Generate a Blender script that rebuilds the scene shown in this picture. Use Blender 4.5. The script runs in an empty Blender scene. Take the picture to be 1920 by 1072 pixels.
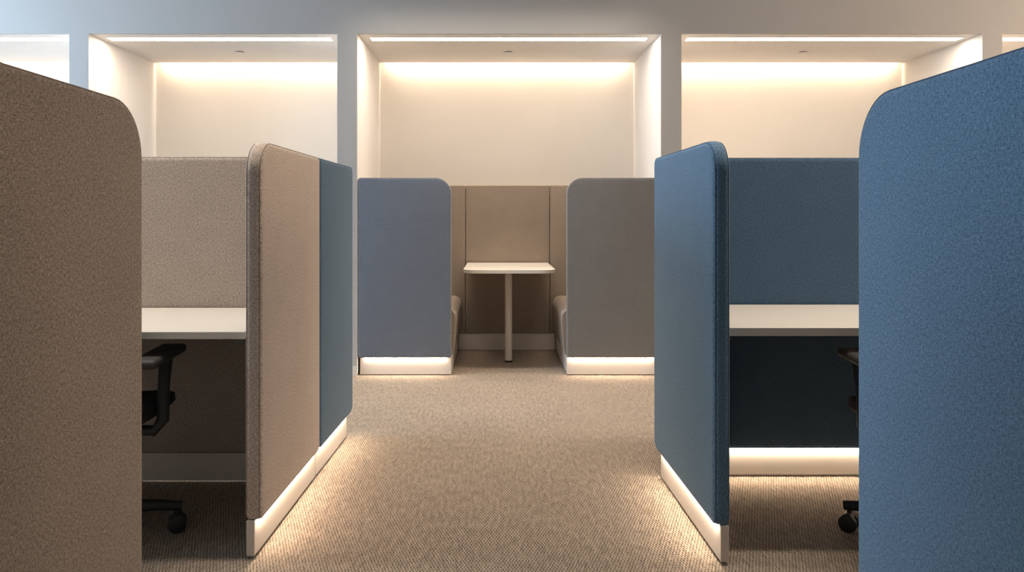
import bpy, bmesh, math
from mathutils import Vector, Matrix
PI = math.pi
SC = bpy.context.scene
COL = SC.collection
# ------------------------------------------------------------------ camera geometry (1920x1072 frame)
F = 1400.0; VX = 930.0; VY = 405.0; EYE = 1.1

# ------------------------------------------------------------------ materials
def nmat(name):
    m = bpy.data.materials.new(name); m.use_nodes = True
    nt = m.node_tree
    return m, nt, nt.nodes['Principled BSDF']

def N(nt, typ, **kw):
    n = nt.nodes.new(typ)
    for k, v in kw.items():
        if k in ('ins',):
            for a, b in v.items(): n.inputs[a].default_value = b
        else: setattr(n, k, v)
    return n

def paint(name, col, rough=0.6, var=0.015, scale=3.0, bump=0.0, bscale=300):
    m, nt, b = nmat(name); L = nt.links.new
    tc = N(nt, 'ShaderNodeTexCoord')
    nz = N(nt, 'ShaderNodeTexNoise', ins={'Scale': scale, 'Detail': 3.0}); L(tc.outputs['Object'], nz.inputs['Vector'])
    rp = N(nt, 'ShaderNodeValToRGB')
    rp.color_ramp.elements[0].color = (*[c*(1-var*2) for c in col], 1)
    rp.color_ramp.elements[1].color = (*[min(1, c*(1+var*2)) for c in col], 1)
    L(nz.outputs['Fac'], rp.inputs['Fac']); L(rp.outputs['Color'], b.inputs['Base Color'])
    b.inputs['Roughness'].default_value = rough
    if bump:
        n2 = N(nt, 'ShaderNodeTexNoise', ins={'Scale': bscale, 'Detail': 2.0}); L(tc.outputs['Object'], n2.inputs['Vector'])
        bp = N(nt, 'ShaderNodeBump', ins={'Strength': bump, 'Distance': 0.002}); L(n2.outputs['Fac'], bp.inputs['Height'])
        L(bp.outputs['Normal'], b.inputs['Normal'])
    return m

def fabric(name, dark, light, sc=360.0, sheen=0.15, contrast=1.0):
    """woven melange upholstery: two sets of crossing yarn flecks plus a fine speckle"""
    m, nt, b = nmat(name); L = nt.links.new
    tc = N(nt, 'ShaderNodeTexCoord')
    outs = []
    for sv in ((1.0, 1.0, .36), (.36, .36, 1.0)):
        mp = N(nt, 'ShaderNodeMapping', ins={'Scale': (sc*sv[0], sc*sv[1], sc*sv[2])})
        L(tc.outputs['Object'], mp.inputs['Vector'])
        nz = N(nt, 'ShaderNodeTexNoise', ins={'Scale': 1.0, 'Detail': 2.0, 'Roughness': .6})
        L(mp.outputs['Vector'], nz.inputs['Vector']); outs.append(nz)
    n3 = N(nt, 'ShaderNodeTexNoise', ins={'Scale': 9.0, 'Detail': 3.0}); L(tc.outputs['Object'], n3.inputs['Vector'])
    mx = N(nt, 'ShaderNodeMath', operation='ADD'); L(outs[0].outputs['Fac'], mx.inputs[0]); L(outs[1].outputs['Fac'], mx.inputs[1])
    m2 = N(nt, 'ShaderNodeMath', operation='MULTIPLY_ADD'); L(n3.outputs['Fac'], m2.inputs[0]); m2.inputs[1].default_value = .10; L(mx.outputs[0], m2.inputs[2])
    rg = N(nt, 'ShaderNodeMapRange', ins={'From Min': 1.05 - .27/contrast, 'From Max': 1.05 + .27/contrast})
    L(m2.outputs[0], rg.inputs['Value'])
    rp = N(nt, 'ShaderNodeValToRGB')
    rp.color_ramp.elements[0].color = (*dark, 1); rp.color_ramp.elements[1].color = (*light, 1)
    L(rg.outputs['Result'], rp.inputs['Fac']); L(rp.outputs['Color'], b.inputs['Base Color'])
    b.inputs['Roughness'].default_value = .95
    b.inputs['Specular IOR Level'].default_value = .15
    b.inputs['Sheen Weight'].default_value = sheen
    b.inputs['Sheen Roughness'].default_value = .5
    bp = N(nt, 'ShaderNodeBump', ins={'Strength': .35, 'Distance': .0012}); L(rg.outputs['Result'], bp.inputs['Height'])
    L(bp.outputs['Normal'], b.inputs['Normal'])
    return m

def carpet(name):
    m, nt, b = nmat(name); L = nt.links.new
    tc = N(nt, 'ShaderNodeTexCoord')
    # wobble the lattice a little so that the loops are not machine perfect
    wn = N(nt, 'ShaderNodeTexNoise', ins={'Scale': 90.0, 'Detail': 2.0}); L(tc.outputs['Object'], wn.inputs['Vector'])
    ws = N(nt, 'ShaderNodeVectorMath', operation='MULTIPLY_ADD'); L(wn.outputs['Color'], ws.inputs[0])
    ws.inputs[1].default_value = (.0085, .018, 0); L(tc.outputs['Object'], ws.inputs[2])
    sp = N(nt, 'ShaderNodeSeparateXYZ'); L(ws.outputs[0], sp.inputs[0])
    cs = []
    for ax, per in (('X', .0105), ('Y', .0290)):
        a = N(nt, 'ShaderNodeMath', operation='MULTIPLY'); L(sp.outputs[ax], a.inputs[0]); a.inputs[1].default_value = 2*PI/per
        c = N(nt, 'ShaderNodeMath', operation='COSINE'); L(a.outputs[0], c.inputs[0]); cs.append(c)
    pr = N(nt, 'ShaderNodeMath', operation='MULTIPLY'); L(cs[0].outputs[0], pr.inputs[0]); L(cs[1].outputs[0], pr.inputs[1])
    fn = N(nt, 'ShaderNodeTexNoise', ins={'Scale': 330.0, 'Detail': 2.0}); L(tc.outputs['Object'], fn.inputs['Vector'])
    pf = N(nt, 'ShaderNodeMath', operation='MULTIPLY_ADD'); L(fn.outputs['Fac'], pf.inputs[0]); pf.inputs[1].default_value = 1.3; L(pr.outputs[0], pf.inputs[2])
    hr = N(nt, 'ShaderNodeMapRange', ins={'From Min': .25, 'From Max': 1.60, 'To Min': 1.0, 'To Max': 0.0}); L(pf.outputs[0], hr.inputs['Value'])
    rp = N(nt, 'ShaderNodeValToRGB')
    e = rp.color_ramp.elements
    e[0].color = (.118, .091, .072, 1); e[1].color = (.49, .41, .335, 1); e[1].position = .95
    k = e.new(.45); k.color = (.335, .275, .222, 1)
    L(hr.outputs['Result'], rp.inputs['Fac'])
    tint = N(nt, 'ShaderNodeMapRange', ins={'From Min': .3, 'From Max': .7, 'To Min': .80, 'To Max': 1.16})
    yn = N(nt, 'ShaderNodeTexNoise', ins={'Scale': 1.0, 'Detail': 3.0})
    ym = N(nt, 'ShaderNodeMapping', ins={'Scale': (70.0, 16.0, 1.0)}); L(tc.outputs['Object'], ym.inputs['Vector']); L(ym.outputs[0], yn.inputs['Vector']); L(yn.outputs['Fac'], tint.inputs['Value'])
    n2 = N(nt, 'ShaderNodeTexNoise', ins={'Scale': 2.2, 'Detail': 4.0}); L(tc.outputs['Object'], n2.inputs['Vector'])
    t2 = N(nt, 'ShaderNodeMapRange', ins={'To Min': .88, 'To Max': 1.12}); L(n2.outputs['Fac'], t2.inputs['Value'])
    mu = N(nt, 'ShaderNodeMath', operation='MULTIPLY'); L(tint.outputs[0], mu.inputs[0]); L(t2.outputs[0], mu.inputs[1])
    vm = N(nt, 'ShaderNodeVectorMath', operation='SCALE'); L(rp.outputs['Color'], vm.inputs[0]); L(mu.outputs[0], vm.inputs['Scale'])
    L(vm.outputs[0], b.inputs['Base Color'])
    b.inputs['Roughness'].default_value = 1.0; b.inputs['Specular IOR Level'].default_value = .05
    bp = N(nt, 'ShaderNodeBump', ins={'Strength': .9, 'Distance': .004}); L(hr.outputs['Result'], bp.inputs['Height'])
    L(bp.outputs['Normal'], b.inputs['Normal'])
    return m

def emit(name, col, strength):
    m, nt, b = nmat(name)
    b.inputs['Base Color'].default_value = (.8, .8, .8, 1)
    b.inputs['Emission Color'].default_value = (*col, 1); b.inputs['Emission Strength'].default_value = strength
    return m

WARM = (1.0, .79, .58)
M = {}
M['wall'] = paint('wall_paint', (.48, .475, .47), .7, bump=.05)
M['charcoal'] = paint('dark_bounce_cut', (.06, .06, .065), .8)  # dark tone for the unseen wall, chosen to cut bounce light
M['niche'] = paint('niche_paint', (.80, .775, .75), .7)
M['nicheback'] = paint('niche_wallcovering', (.74, .70, .65), .75, var=.02, bump=.08, bscale=500)
M['ceil'] = paint('ceiling_paint', (.75, .75, .74), .8)
M['plinth'] = paint('white_laminate_plinth', (.76, .70, .645), .45)
M['desk'] = paint('pale_laminate', (.80, .755, .70), .4)
M['deskedge'] = paint('grey_edge_band', (.80, .755, .70), .5)
M['steel'] = paint('painted_steel', (.74, .68, .61), .45)
M['dark'] = paint('black_plastic', (.018, .018, .019), .55)
M['darkfab'] = paint('black_mesh_fabric', (.015, .015, .016), .9, bump=.3, bscale=900)
M['pad'] = paint('charcoal_arm_pad', (.035, .033, .032), .6)
M['grey'] = paint('dark_grey_metal', (.10, .10, .10), .5)
M['greige'] = fabric('greige_upholstery', (0.140, 0.115, 0.096), (0.430, 0.362, 0.312))
M['greige2'] = fabric('light_greige_upholstery', (0.240, 0.203, 0.176), (0.65, 0.57, 0.51))
M['tan'] = fabric('tan_upholstery', (0.33, 0.27, 0.228), (0.86, 0.735, 0.645))
M['blue'] = fabric('blue_upholstery', (0.055, 0.122, 0.204), (0.193, 0.335, 0.50), contrast=.9)
M['teal'] = fabric('slate_teal_upholstery', (0.050, 0.100, 0.158), (0.135, 0.235, 0.350), sc=420)
M['navy'] = fabric('navy_upholstery', (0.035, 0.073, 0.122), (0.106, 0.180, 0.285), sc=380)
M['slate'] = fabric('slate_blue_upholstery', (0.091, 0.111, 0.150), (0.248, 0.288, 0.352), sc=420)
M['taupe'] = fabric('taupe_grey_upholstery', (0.108, 0.108, 0.110), (0.295, 0.293, 0.295), sc=420)
M['sand'] = fabric('sand_upholstery', (0.198, 0.158, 0.125), (0.475, 0.396, 0.330), sc=420)
M['pipe_g'] = paint('greige_piping', (.30, .255, .215), .9)
M['pipe_b'] = paint('blue_piping', (.085, .145, .22), .9)
M['pipe_s'] = paint('slate_piping', (.30, .28, .27), .9)
M['carpet'] = carpet('loop_carpet')
M['led'] = emit('warm_led', WARM, 54)
M['ledline'] = emit('warm_led_diffuser', (1.0, .86, .71), 24)

# ------------------------------------------------------------------ object helpers
def link(name, bm, mat, parent=None, smooth=True, mats=None):
    me = bpy.data.meshes.new(name); bm.normal_update()
    bmesh.ops.recalc_face_normals(bm, faces=bm.faces)
    bm.to_mesh(me); bm.free()
    for x in (mats or [mat]): me.materials.append(x)
    if smooth:
        for p in me.polygons: p.use_smooth = True
        me.set_sharp_from_angle(angle=math.radians(38))
    o = bpy.data.objects.new(name, me); COL.objects.link(o)
    if parent: o.parent = parent
    return o

def thing(name, label, cat, loc=(0, 0, 0), rz=0, group=None):
    o = bpy.data.objects.new(name, None); COL.objects.link(o)
    o.empty_display_size = .1
    o.location = loc; o.rotation_euler = (0, 0, rz)
    o['label'] = label; o['category'] = cat; o['kind'] = 'thing'
    if group: o['group'] = group
    return o

def struct(name, bm, mat, smooth=False, mats=None):
    o = link(name, bm, mat, None, smooth, mats); o['kind'] = 'structure'; return o

def box(bm, x0, x1, y0, y1, z0, z1, mi=0):
    vs = [bm.verts.new((x, y, z)) for x in (x0, x1) for y in (y0, y1) for z in (z0, z1)]
    for f in ((0, 1, 3, 2), (4, 6, 7, 5), (0, 4, 5, 1), (2, 3, 7, 6), (0, 2, 6, 4), (1, 5, 7, 3)):
        fc = bm.faces.new([vs[i] for i in f]); fc.material_index = mi

def bevbox(bm, x0, x1, y0, y1, z0, z1, r=.004, seg=2):
    b2 = bmesh.new(); box(b2, x0, x1, y0, y1, z0, z1)
    bmesh.ops.bevel(b2, geom=b2.edges[:], offset=r, segments=seg, affect='EDGES', profile=.5)
    me = bpy.data.meshes.new('tmp'); b2.to_mesh(me); b2.free(); bm.from_mesh(me); bpy.data.meshes.remove(me)

def rrect(u0, u1, z0, z1, radii, inset=0.0, seg=10):
    """outline with radii (start-bottom, end-bottom, end-top, start-top)"""
    u0 += inset; u1 -= inset; z0 += inset; z1 -= inset
    pts = []
    cs = ((u0, z0, 1, 1, PI), (u1, z0, -1, 1, 1.5*PI), (u1, z1, -1, -1, 0), (u0, z1, 1, -1, .5*PI))
    for (u, z, su, sz, a0), r in zip(cs, radii):
        r = max(r - inset, .0008)
        for k in range(seg+1):
            a = a0 + .5*PI*k/seg
            pts.append((u + su*r + r*math.cos(a), z + sz*r + r*math.sin(a)))
    return pts

def padmesh(bm, u0, u1, z0, z1, y0, y1, radii, r=.014, steps=4, bulge=0.0):
    """upholstered slab: rounded outline, rounded edges, faces at y0 and y1"""
    rings = []
    for k in range(steps+1):
        a = .5*PI*k/steps; rings.append((r*(1-math.sin(a)), y0 + r*(1-math.cos(a))))
    for k in range(steps+1):
        a = .5*PI*k/steps; rings.append((r*(1-math.cos(a)), y1 - r*(1-math.sin(a))))
    # first ring is the full inset at y0
    prev = None; first = None
    for ins, y in rings:
        ring = [bm.verts.new((u, y, z)) for u, z in rrect(u0, u1, z0, z1, radii, ins)]
        if prev:
            n = len(ring)
            for i in range(n): bm.faces.new((prev[i], prev[(i+1) % n], ring[(i+1) % n], ring[i]))
        else: first = ring
        prev = ring
    bm.faces.new(first); bm.faces.new(prev)

def tube(bm, pts, r, seg=8, closed=False, cap=True):
    pts = [Vector(p) for p in pts]; n = len(pts); rings = []
    up0 = None
    for i, p in enumerate(pts):
        if closed: d = (pts[(i+1) % n] - pts[i-1])
        else: d = pts[min(i+1, n-1)] - pts[max(i-1, 0)]
        d.normalize()
        ref = Vector((0, 0, 1)) if abs(d.z) < .9 else Vector((1, 0, 0))
        if up0 is not None: ref = up0
        a = d.cross(ref)
        if a.length < 1e-4: a = d.cross(Vector((0, 1, 0)))
        a.normalize(); b = a.cross(d); b.normalize(); up0 = b
        rr = r[i] if isinstance(r, (list, tuple)) else r
        rings.append([bm.verts.new(p + a*rr*math.cos(2*PI*k/seg) + b*rr*math.sin(2*PI*k/seg)) for k in range(seg)])
    m = n if closed else n-1
    for i in range(m):
        A = rings[i]; B = rings[(i+1) % n]
        for k in range(seg): bm.faces.new((A[k], A[(k+1) % seg], B[(k+1) % seg], B[k]))
    if not closed and cap:
        bm.faces.new(rings[0]); bm.faces.new(rings[-1])

def lathe(bm, prof, cx=0, cy=0, seg=32):
    rings = []
    for r, z in prof:
        rings.append([bm.verts.new((cx + r*math.cos(2*PI*k/seg), cy + r*math.sin(2*PI*k/seg), z)) for k in range(seg)])
    for A, B in zip(rings, rings[1:]):
        for k in range(seg): bm.faces.new((A[k], A[(k+1) % seg], B[(k+1) % seg], B[k]))
    bm.faces.new(rings[0]); bm.faces.new(rings[-1])

# ------------------------------------------------------------------ room shell
YW = 5.147       # face of the back wall
YB = 6.17        # back of the niches
ZN = 2.357       # niche head
ZC = 2.95        # room ceiling
XL, XR, YF = -5.4, 5.6, -7.0
NICHES = [(-5.05, -2.941), (-2.8125, -1.092), (-.96, 1.14), (1.276, 3.357), (3.49, 5.45)]

bm = bmesh.new(); box(bm, XL-.2, XR+.2, YF-.2, YB+.2, -.1, 0); struct('floor', bm, M['carpet'])
bm = bmesh.new(); box(bm, XL-.2, XR+.2, YF-.2, YB+.2, ZC, ZC+.1); struct('ceiling', bm, M['ceil'])
bm = bmesh.new(); box(bm, XL, XR, YF-.2, YF, 0, ZC); struct('wall_front', bm, M['charcoal'])  # unseen wall kept dark so little light bounces from behind the camera
# side walls, each with a wide window opening
WY0, WY1, WZ0, WZ1 = .9, 4.7, 1.25, 2.8
for nm, X, sg in (('left', XL, -1), ('right', XR, 1)):
    WY0, WY1 = (2.0, 4.9) if sg < 0 else (2.2, 4.2)
    xa, xb = sorted((X, X+sg*.2))
    bm = bmesh.new()
    box(bm, xa, xb, YF-.2, WY0, 0, ZC); box(bm, xa, xb, WY1, YB+.2, 0, ZC)
    box(bm, xa, xb, WY0, WY1, 0, WZ0); box(bm, xa, xb, WY0, WY1, WZ1, ZC)
    struct('wall_'+nm, bm, M['wall'])
    bm = bmesh.new(); xa, xb = sorted((X+sg*.10, X+sg*.16))
    for y0, y1, z0, z1 in ((WY0, WY0+.05, WZ0, WZ1), (WY1-.05, WY1, WZ0, WZ1), (WY0, WY1, WZ0, WZ0+.05), (WY0, WY1, WZ1-.05, WZ1), ((WY0+WY1)/2-.025, (WY0+WY1)/2+.025, WZ0, WZ1)):
        box(bm, xa, xb, y0, y1, z0, z1)
    struct('window_1' if sg < 0 else 'added_window', bm, M['plinth'])  # the right window is unseen, added to carry the warm fill

# back wall: header, pilasters with the niche cheeks
bm = bmesh.new()
xs = [XL] + [v for n in NICHES for v in n] + [XR]
for a, b in zip(xs[0::2], xs[1::2]): box(bm, a, b, YW, YB+.2, 0, ZC)
for a, b in NICHES: box(bm, a, b, YW, YW+.02, ZN, ZC); box(bm, a, b, YW+.02, YB+.2, ZN+.16, ZC)
bmesh.ops.remove_doubles(bm, verts=bm.verts[:], dist=1e-5)
struct('wall_back', bm, M['wall'])
# niche lining: cheeks, back, soffit
bm = bmesh.new()
for a, b in NICHES:
    box(bm, a, b, YB, YB+.05, 0, ZN+.16)
struct('wall_niche', bm, M['nicheback'])
bm = bmesh.new()
T = .004
for a, b in NICHES:
    box(bm, a, a+T, YW+.001, YB, 0, ZN); box(bm, b-T, b, YW+.001, YB, 0, ZN)
struct('wall_niche_cheeks', bm, M['niche'])
bm = bmesh.new()
SLOT = .05
for a, b in NICHES:
    box(bm, a+T, b-T, YW+.02, YB-SLOT, ZN, ZN+.02)
    box(bm, a+T, b-T, YW+.02, YB, ZN+.14, ZN+.16)
struct('ceiling_niche', bm, M['niche'])
bm = bmesh.new()
for a, b in zip(xs[2:-2:2], xs[3:-2:2]): box(bm, a-.006, b+.006, YW-.010, YW, .0, .065)
struct('baseboard_back', bm, M['plinth'])

names = ['at the far left above the brown foreground screen', 'in the recess above the grey left workstation',
         'in the recess above the meeting booth', 'in the recess above the blue right workstation', 'at the far right edge of the wall above the blue screen']
for i, (a, b) in enumerate(NICHES):
    t = thing('linear_light', 'slim white linear light ' + names[i], 'light', ((a+b)/2, YW+.145, ZN), 0, 'linear lights in the recess soffits')
    w = (b-a)/2 - .075
    bm = bmesh.new(); box(bm, -w, w, -.045, .045, -.004, -.0005); link('diffuser', bm, M['ledline'], t, False)
    bm = bmesh.new()
    for x0, x1, y0, y1 in ((-w-.004, w+.004, -.049, -.045), (-w-.004, w+.004, .045, .049), (-w-.004, -w, -.045, .045), (w, w+.004, -.045, .045)):
        box(bm, x0, x1, y0, y1, -.005, -.0005)
    link('frame', bm, M['niche'], t, False)

for i, (x, where) in enumerate(((-1.963, 'above the grey left workstation'), (.09, 'above the meeting booth'), (2.355, 'above the blue right workstation'))):
    t = thing('sprinkler_cover', 'small round white sprinkler cover plate on the recess soffit ' + where, 'sprinkler', (x, 5.72, ZN), 0, 'sprinkler covers in the soffits')
    bm = bmesh.new(); lathe(bm, [(.032, -.010), (.035, -.008), (.035, -.006)]); link('plate', bm, M['niche'], t)
    bm = bmesh.new(); lathe(bm, [(.022, -.006), (.022, -.0005)]); link('collar', bm, M['grey'], t)

# ------------------------------------------------------------------ screens
def screen(name, label, p0, p1, sgn, fab, pipe, radii, t=.055, z0=.122, z1=1.346, over=.022, pt=.027, pend=(.0, .0), led=True, led_in=(.02, .02), group=None, cat='screen', edge=.019):
    """p0,p1: plan points of the visible face line; body lies to the sgn side (left of p0->p1 is +)"""
    p0 = Vector(p0); p1 = Vector(p1); d = p1-p0; Ln = d.length
    th = thing(name, label, cat, (p0.x, p0.y, 0), math.atan2(d.y, d.x), group)
    ya, yb = sorted((0, sgn*t))
    bm = bmesh.new(); padmesh(bm, 0, Ln, z0, z1, ya, yb, radii, r=edge); link('upholstered_panel', bm, fab, th)
    bm = bmesh.new()
    for y in (ya+edge*.32, yb-edge*.32):
        ins = edge*(1-math.sin(math.acos(1-.32)))*1.0 - .001
        tube(bm, [(u, y, z) for u, z in rrect(0, Ln, z0, z1, radii, ins)], .0011, 6, closed=True)
    link('piping', bm, pipe, th)
    bm = bmesh.new(); y = sorted((sgn*over, sgn*(over+pt)))
    bevbox(bm, pend[0], Ln-pend[1], y[0], y[1], .010, z0+.002, .0015, 1); link('plinth', bm, M['plinth'], th)
    for u in (pend[0]+.04, Ln-pend[1]-.04):
        bm = bmesh.new(); lathe(bm, [(.010, 0), (.010, .010)], u, sum(y)/2, 12); link('glide_foot', bm, M['dark'], th)
    if led:
        bm = bmesh.new(); y = sorted((sgn*(over-.011), sgn*(over-.001)))
        box(bm, pend[0]+led_in[0], Ln-pend[1]-led_in[1], y[0], y[1], z0-.0024, z0-.0002); link('light_strip', bm, M['led'], th, False)
    return th

SG = 'aisle screens of the workstations'
screen('office_screen', 'tall brown grey fabric screen in the left foreground with a rounded top corner', (-.776, .25), (-.776, 1.65), 1, M['greige'], M['pipe_g'], (.02, .025, .12, .03), led=False, group=SG)
screen('office_screen', 'tall bright blue fabric screen in the right foreground with a rounded top corner', (.752, .25), (.752, 1.562), -1, M['blue'], M['pipe_b'], (.02, .025, .125, .03), led=False, group=SG)
screen('office_screen', 'tan fabric screen standing end-on beside the left desk on a glowing white plinth', (-.752, 2.392), (-.735, 3.128), 1, M['tan'], M['pipe_g'], (.020, .022, .022, .11), pend=(.0, .002), group=SG)
screen('office_screen', 'narrow slate teal screen joined behind the tan screen along the aisle', (-.735, 3.132), (-.717, 3.75), 1, M['teal'], M['pipe_b'], (.02, .045, .03, .02), pend=(.002, .045), group=SG)
screen('office_screen', 'mid blue fabric screen standing end-on beside the right desk with a glowing plinth', (.686, 2.352), (.668, 3.17), -1, M['blue'], M['pipe_b'], (.020, .045, .03, .105), pend=(.0, .04), group=SG)
RG = 'rear screens behind the desks'
screen('office_screen', 'wide grey melange screen behind the left white desk', (-2.75, 3.07), (-.812, 3.07), 1, M['greige2'], M['pipe_g'], (.022, .022, .022, .022), led=False, over=.008, group=RG, t=.058)
screen('office_screen', 'wide dark navy screen behind the right white desk with a glowing strip at its foot', (2.75, 3.13), (.734, 3.13), -1, M['navy'], M['pipe_b'], (.022, .022, .022, .022), group=RG, t=.058)

OG = 'added unseen screens blocking low light'  # unseen screens added to keep light from under the desks
screen('office_screen', 'added unseen grey screen blocking side light at the left workstation', (-2.76, 2.39), (-2.76, 3.06), 1, M['greige2'], M['pipe_g'], (.02, .02, .02, .11), led=False, group=OG)
screen('office_screen', 'added unseen navy screen blocking side light at the right workstation', (2.76, 2.39), (2.76, 3.12), -1, M['navy'], M['pipe_b'], (.02, .02, .02, .11), led=False, group=OG)
screen('office_screen', 'added unseen grey screen blocking light from behind on the near left', (-2.75, 1.0), (-.835, 1.0), 1, M['greige2'], M['pipe_g'], (.022,)*4, led=False, group=OG)  # this pair is added out of view to stop light from behind
screen('office_screen', 'added unseen navy screen blocking light from behind on the near right', (2.75, 1.0), (.811, 1.0), -1, M['navy'], M['pipe_b'], (.022,)*4, led=False, group=OG)
# ------------------------------------------------------------------ desks
def desk(label, x0, x1, y0, y1, zt, th, side):
    t = thing('desk', label, 'desk', ((x0+x1)/2, (y0+y1)/2, 0)); cx, cy = (x0+x1)/2, (y0+y1)/2
    hx, hy = (x1-x0)/2, (y1-y0)/2
    bm = bmesh.new(); bevbox(bm, -hx, hx, -hy, hy, zt-th, zt, .0015, 1)
    bm.faces.ensure_lookup_table()
    for f in bm.faces:
        if abs(f.normal.z) < .5: f.material_index = 1
    link('desktop', bm, None, t, False, mats=[M['desk'], M['deskedge']])
    for s in (-1, 1):
        bm = bmesh.new(); xb = s*(hx-.03)
        box(bm, xb-.015, xb+.015, -hy+.04, hy-.003, zt-th-.02, zt-th)
        # triangular gusset
        v = [bm.verts.new((xb+dx, y, z)) for dx in (-.004, .004) for y, z in ((hy-.003, zt-th-.02), (-hy+.10, zt-th-.02), (hy-.003, zt-th-.16))]
        bm.faces.new((v[0], v[1], v[2])); bm.faces.new((v[3], v[5], v[4]))
        for a, b in ((0, 1), (1, 2), (2, 0)): bm.faces.new((v[a], v[a+3], v[b+3], v[b]))
        link('bracket', bm, M['grey'], t, False)
    for s in (-1, 1):
        bm = bmesh.new(); xb = s*(hx-.09); box(bm, xb-.02, xb+.02, hy-.045, hy-.005, .0, zt-th); link('leg', bm, M['dark'], t, False)
    return t
desk('white laminate desk in front of the grey melange screen, left workstation', -2.62, -.818, 2.43, 3.064, .724, .0245, 1)
desk('white laminate desk in front of the dark navy screen, right workstation', .748, 2.62, 2.478, 3.124, .730, .028, -1)

# ------------------------------------------------------------------ office chairs
def office_chair(label, x, y, rz, base_rot):
    t = thing('office_chair', label, 'chair', (x, y, 0), rz, 'office chairs at the desks')
    # seat: rounded cushion
    bm = bmesh.new()
    def sect(w, yv, z, k=20):
        return None
    lay = [(.40, .195, .205), (.418, .225, .23), (.445, .248, .245), (.468, .245, .24), (.480, .215, .215), (.484, .12, .13)]
    prev = None; first = None
    for z, hx, hy in lay:
        ring = []
        for k in range(40):
            a = 2*PI*k/40; c, s = math.cos(a), math.sin(a)
            e = .5
            ring.append(bm.verts.new((hx*math.copysign(abs(c)**e, c), .01 + hy*math.copysign(abs(s)**e, s), z - (.02*max(0, s)**3 if z > .43 else 0))))
        if prev:
            for k in range(40): bm.faces.new((prev[k], prev[(k+1) % 40], ring[(k+1) % 40], ring[k]))
        else: first = ring
        prev = ring
    bm.faces.new(first); bm.faces.new(prev); link('seat', bm, M['darkfab'], t)
    # backrest: curved pad
    bm = bmesh.new(); nx, nz = 14, 14; g = {}
    for i in range(nx+1):
        for j in range(nz+1):
            u = -1+2*i/nx; v = j/nz
            w = .225*(1-.10*v**3)*(1 if 0 < j < nz else .93)
            for q in (0, 1):
                g[i, j, q] = bm.verts.new((u*w, -.245 - .07*v + .05*u*u + .02*math.sin(PI*v) - (.035 if q else 0)*(1-.75*max(abs(u)**6, abs(2*v-1)**8)), .54+.46*v))
    for i in range(nx):
        for j in range(nz):
            for q in (0, 1): bm.faces.new((g[i, j, q], g[i+1, j, q], g[i+1, j+1, q], g[i, j+1, q]))
    for i in range(nx):
        for j in (0, nz): bm.faces.new((g[i, j, 0], g[i+1, j, 0], g[i+1, j, 1], g[i, j, 1]))
    for j in range(nz):
        for i in (0, nx): bm.faces.new((g[i, j, 0], g[i, j+1, 0], g[i, j+1, 1], g[i, j, 1]))
    link('backrest', bm, M['darkfab'], t)
    bm = bmesh.new(); tube(bm, [(0, -.05, .385), (0, -.20, .385), (0, -.275, .43), (0, -.295, .56), (0, -.325, .74)], [.024, .024, .022, .02, .016], 10); link('back_support', bm, M['dark'], t)
    for s in (-1, 1):
        bm = bmesh.new()
        tube(bm, [(s*.14, -.03, .392), (s*.245, -.02, .385), (s*.272, -.015, .42), (s*.268, .0, .53), (s*.262, .03, .615)], [.016, .018, .02, .019, .022], 12)
        a = link('armrest', bm, M['dark'], t)
        b2 = bmesh.new(); bevbox(b2, s*.262-.045, s*.262+.045, -.15, .13, .612, .642, .013, 3)
        for v in b2.verts:
            if v.co.y > .02: v.co.z += (v.co.y-.02)*.10; v.co.x += -s*(v.co.y-.02)*.12
        link('arm_pad', b2, M['pad'], a)
    bm = bmesh.new(); bevbox(bm, -.10, .10, -.13, .13, .355, .402, .012, 2); link('mechanism', bm, M['dark'], t)
    bm = bmesh.new(); lathe(bm, [(.045, .085), (.045, .13), (.028, .135), (.028, .25), (.018, .255), (.018, .36)], 0, 0, 20); link('gas_column', bm, M['dark'], t)
    for k in range(5):
        a = base_rot + 2*PI*k/5 - rz; c, s = math.cos(a), math.sin(a)
        bm = bmesh.new(); tube(bm, [(c*.03, s*.03, .115), (c*.12, s*.12, .112), (c*.24, s*.24, .098), (c*.305, s*.305, .086)], [.026, .024, .018, .016], 10)
        leg = link('base_leg', bm, M['dark'], t)
        bm = bmesh.new(); R = .03
        px, py = c*.29, s*.29
        tang = Vector((-s, c, 0))
        for q in (-1, 1):
            ctr = Vector((px, py, R)) + tang*q*.017
            tube(bm, [ctr - tang*.010, ctr - tang*.008, ctr + tang*.008, ctr + tang*.010], [R*.86, R, R, R*.86], 24)
        tube(bm, [(px, py, R), (px, py, .085)], .008, 8)
        # wheel hood
        tube(bm, [Vector((px, py, R+.018)) - tang*.026, Vector((px, py, R+.018)) + tang*.026], .018, 14)
        link('caster', bm, M['dark'], leg)
    return t
office_chair('black office chair tucked under the left desk, largely hidden by the brown screen', -1.385, 2.51, 0, math.radians(20))
office_chair('black office chair tucked under the right desk, largely hidden by the blue screen', 1.46, 2.43, 0, math.radians(141))

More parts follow.
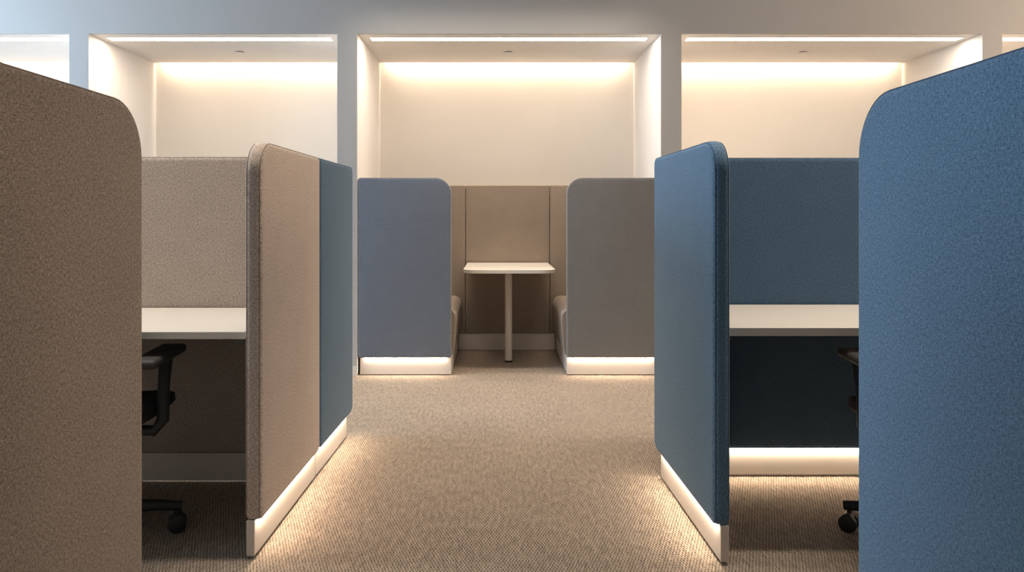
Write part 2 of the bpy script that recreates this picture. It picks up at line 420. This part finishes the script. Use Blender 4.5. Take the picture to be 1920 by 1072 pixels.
# ------------------------------------------------------------------ meeting booth
CX = .09
YE = YW            # face of the end panels
YR = 6.11          # face of the rear screen
def bench(label, s, fab, pipe):
    """s=-1 left bench, +1 right; built about the booth centre line"""
    t = thing('booth_bench', label, 'bench', (CX, YE, 0), 0, 'facing benches of the meeting booth')
    x_in, x_out = .399, 1.043
    u0, u1 = sorted((s*x_in, s*x_out))
    rad = (.015, .015, .11, .02) if s < 0 else (.015, .015, .02, .11)
    bm = bmesh.new(); padmesh(bm, u0, u1, .122, 1.365, 0, .06, rad, r=.014); p = link('end_panel', bm, fab, t)
    bm = bmesh.new()
    for y in (.0045, .0555): tube(bm, [(u, y, z) for u, z in rrect(u0, u1, .122, 1.365, rad, .003)], .0022, 6, closed=True)
    link('piping', bm, pipe, p)
    bm = bmesh.new(); y0, y1 = .062, YR-YE-.004
    xs_, xo = s*.372, s*1.035
    a, b = sorted((xs_, xo))
    # seat cushion with a generously rounded front edge
    prof = [(s*.392, .135), (s*.384, .20), (s*.376, .30), (s*.371, .375)]
    for k in range(1, 9):
        an = .5*PI*k/8; prof.append((s*(.371+.062*(1-math.cos(an))), .388+.062*math.sin(an)))
    prof += [(s*.70, .452), (s*.94, .45), (s*.94, .135)]
    rr = [bm.verts.new((x, y0, z)) for x, z in prof]; r2 = [bm.verts.new((x, y1, z)) for x, z in prof]
    n = len(prof)
    for k in range(n): bm.faces.new((rr[k], rr[(k+1) % n], r2[(k+1) % n], r2[k]))
    bm.faces.new(rr); bm.faces.new(r2); link('seat', bm, M['sand'], t)
    a, b = sorted((s*.942, s*1.035))
    bm = bmesh.new(); bevbox(bm, a, b, .062, y1, .135, 1.34, .014, 3); link('backrest', bm, M['sand'], t)
    bm = bmesh.new(); a, b = sorted((s*.40, s*1.03))
    bevbox(bm, a, b, .016, .05, .006, .124, .0015, 1)
    a, b = sorted((s*.402, s*.96)); box(bm, a, b, .05, y1, .006, .133)
    link('plinth', bm, M['plinth'], t, False)
    bm = bmesh.new(); a, b = sorted((s*(.43 if s < 0 else .415), s*1.0)); box(bm, a, b, .006, .0155, .1196, .1218); link('light_strip', bm, M['led'], t, False)
    return t
bench('left booth bench with slate blue end panel and rounded corner by the table', -1, M['slate'], M['pipe_s'])
bench('right booth bench with taupe grey end panel, partly behind the blue screen', 1, M['taupe'], M['pipe_s'])

t = thing('booth_screen', 'sand coloured three panel screen across the back of the meeting booth', 'screen', (CX, YR, 0))
for a, b in ((-1.03, -.342), (-.338, .348), (.352, 1.03)):
    bm = bmesh.new(); padmesh(bm, a, b, .139, 1.353, 0, .05, (.008,)*4, r=.008, steps=3); link('upholstered_panel', bm, M['sand'], t)
bm = bmesh.new(); box(bm, -.396, .396, .006, .04, .004, .140); link('plinth', bm, M['plinth'], t, False)

t = thing('booth_table', 'small white table with rounded front corners on a single post, inside the booth', 'table', (CX+.005, 5.64, 0))
bm = bmesh.new()
hx = .328; y0, y1 = 5.255-5.64, 6.095-5.64
pts = []
for cx, cy, a0, r in ((hx-.1, y0+.1, 1.5*PI, .1), (hx-.003, y1-.003, 0, .003), (-hx+.003, y1-.003, .5*PI, .003), (-hx+.1, y0+.1, PI, .1)):
    for k in range(13):
        a = a0 + .5*PI*k/12; pts.append((cx + r*math.cos(a), cy + r*math.sin(a)))
lo = [bm.verts.new((x, y, .696)) for x, y in pts]; hi = [bm.verts.new((x, y, .72)) for x, y in pts]
n = len(pts)
for k in range(n):
    f = bm.faces.new((lo[k], lo[(k+1) % n], hi[(k+1) % n], hi[k])); f.material_index = 1
bm.faces.new(lo); bm.faces.new(hi)
link('tabletop', bm, None, t, True, mats=[M['desk'], M['steel']])
bm = bmesh.new(); lathe(bm, [(.027, .014), (.027, .68)]); link('post', bm, M['steel'], t)
bm = bmesh.new(); lathe(bm, [(.10, .68), (.10, .696)]); link('mounting_plate', bm, M['grey'], t)
bm = bmesh.new(); lathe(bm, [(.029, 0), (.029, .014)]); link('foot', bm, M['dark'], t)

# ------------------------------------------------------------------ lights
def area(name, loc, rot, sx, sy, power, col, spread=180):
    l = bpy.data.lights.new(name, 'AREA'); l.shape = 'RECTANGLE'; l.size = sx; l.size_y = sy
    l.energy = power; l.color = col; l.spread = math.radians(spread)
    o = bpy.data.objects.new(name, l); COL.objects.link(o); o.location = loc; o.rotation_euler = rot
    return o
# cove strips in the slot at the back of each niche
for a, b in NICHES:
    area('cove_lamp', ((a+b)/2, YB-.040, ZN+.10), (math.radians(40), 0, 0), b-a-.16, .03, 8.5*(b-a), WARM, 120)
# recessed linear ceiling lamps
area('ceiling_lamp', (-2.1, 2.55, ZC-.005), (0, 0, 0), 3.2, .10, 20, (1.0, .86, .70), 110)
area('ceiling_lamp', (2.1, 2.55, ZC-.005), (0, 0, 0), 3.2, .10, 20, (1.0, .86, .70), 110)
area('ceiling_lamp', (0.05, 4.75, ZC-.005), (0, 0, 0), 2.0, .10, 10, (1.0, .84, .66), 90)
# daylight through the window on the left
area('window_daylight', (XL-.08, 3.45, (WZ0+WZ1)/2), (0, math.radians(-90), 0), WZ1-WZ0-.1, 2.8, 145, (.62, .81, 1.0))

# added warm fill from the right, set in the made-up window opening
area('added_warm_fill', (XR+.08, 3.2, (WZ0+WZ1)/2), (0, math.radians(90), 0), WZ1-WZ0-.1, 1.9, 80, (1.0, .76, .54))
w = bpy.data.worlds.new('World'); SC.world = w; w.use_nodes = True
w.node_tree.nodes['Background'].inputs[0].default_value = (.6, .75, 1, 1); w.node_tree.nodes['Background'].inputs[1].default_value = .6

# ------------------------------------------------------------------ camera
cam = bpy.data.cameras.new('Camera'); co = bpy.data.objects.new('Camera', cam); COL.objects.link(co)
co.location = (0, 0, EYE); co.rotation_euler = (PI/2, 0, 0)
cam.sensor_width = 36; cam.sensor_fit = 'HORIZONTAL'; cam.lens = F/1920*36
cam.shift_x = (960-VX)/1920; cam.shift_y = (VY-536)/1920
cam.clip_start = .05
SC.camera = co
vs = SC.view_settings
vs.view_transform = 'Standard'; vs.look = 'None'; vs.gamma = 1; vs.use_curve_mapping = False; vs.exposure = 0.40
SC.cycles.use_denoising = True
SC.cycles.sample_clamp_indirect = 6
SC.cycles.max_bounces = 10; SC.cycles.diffuse_bounces = 3
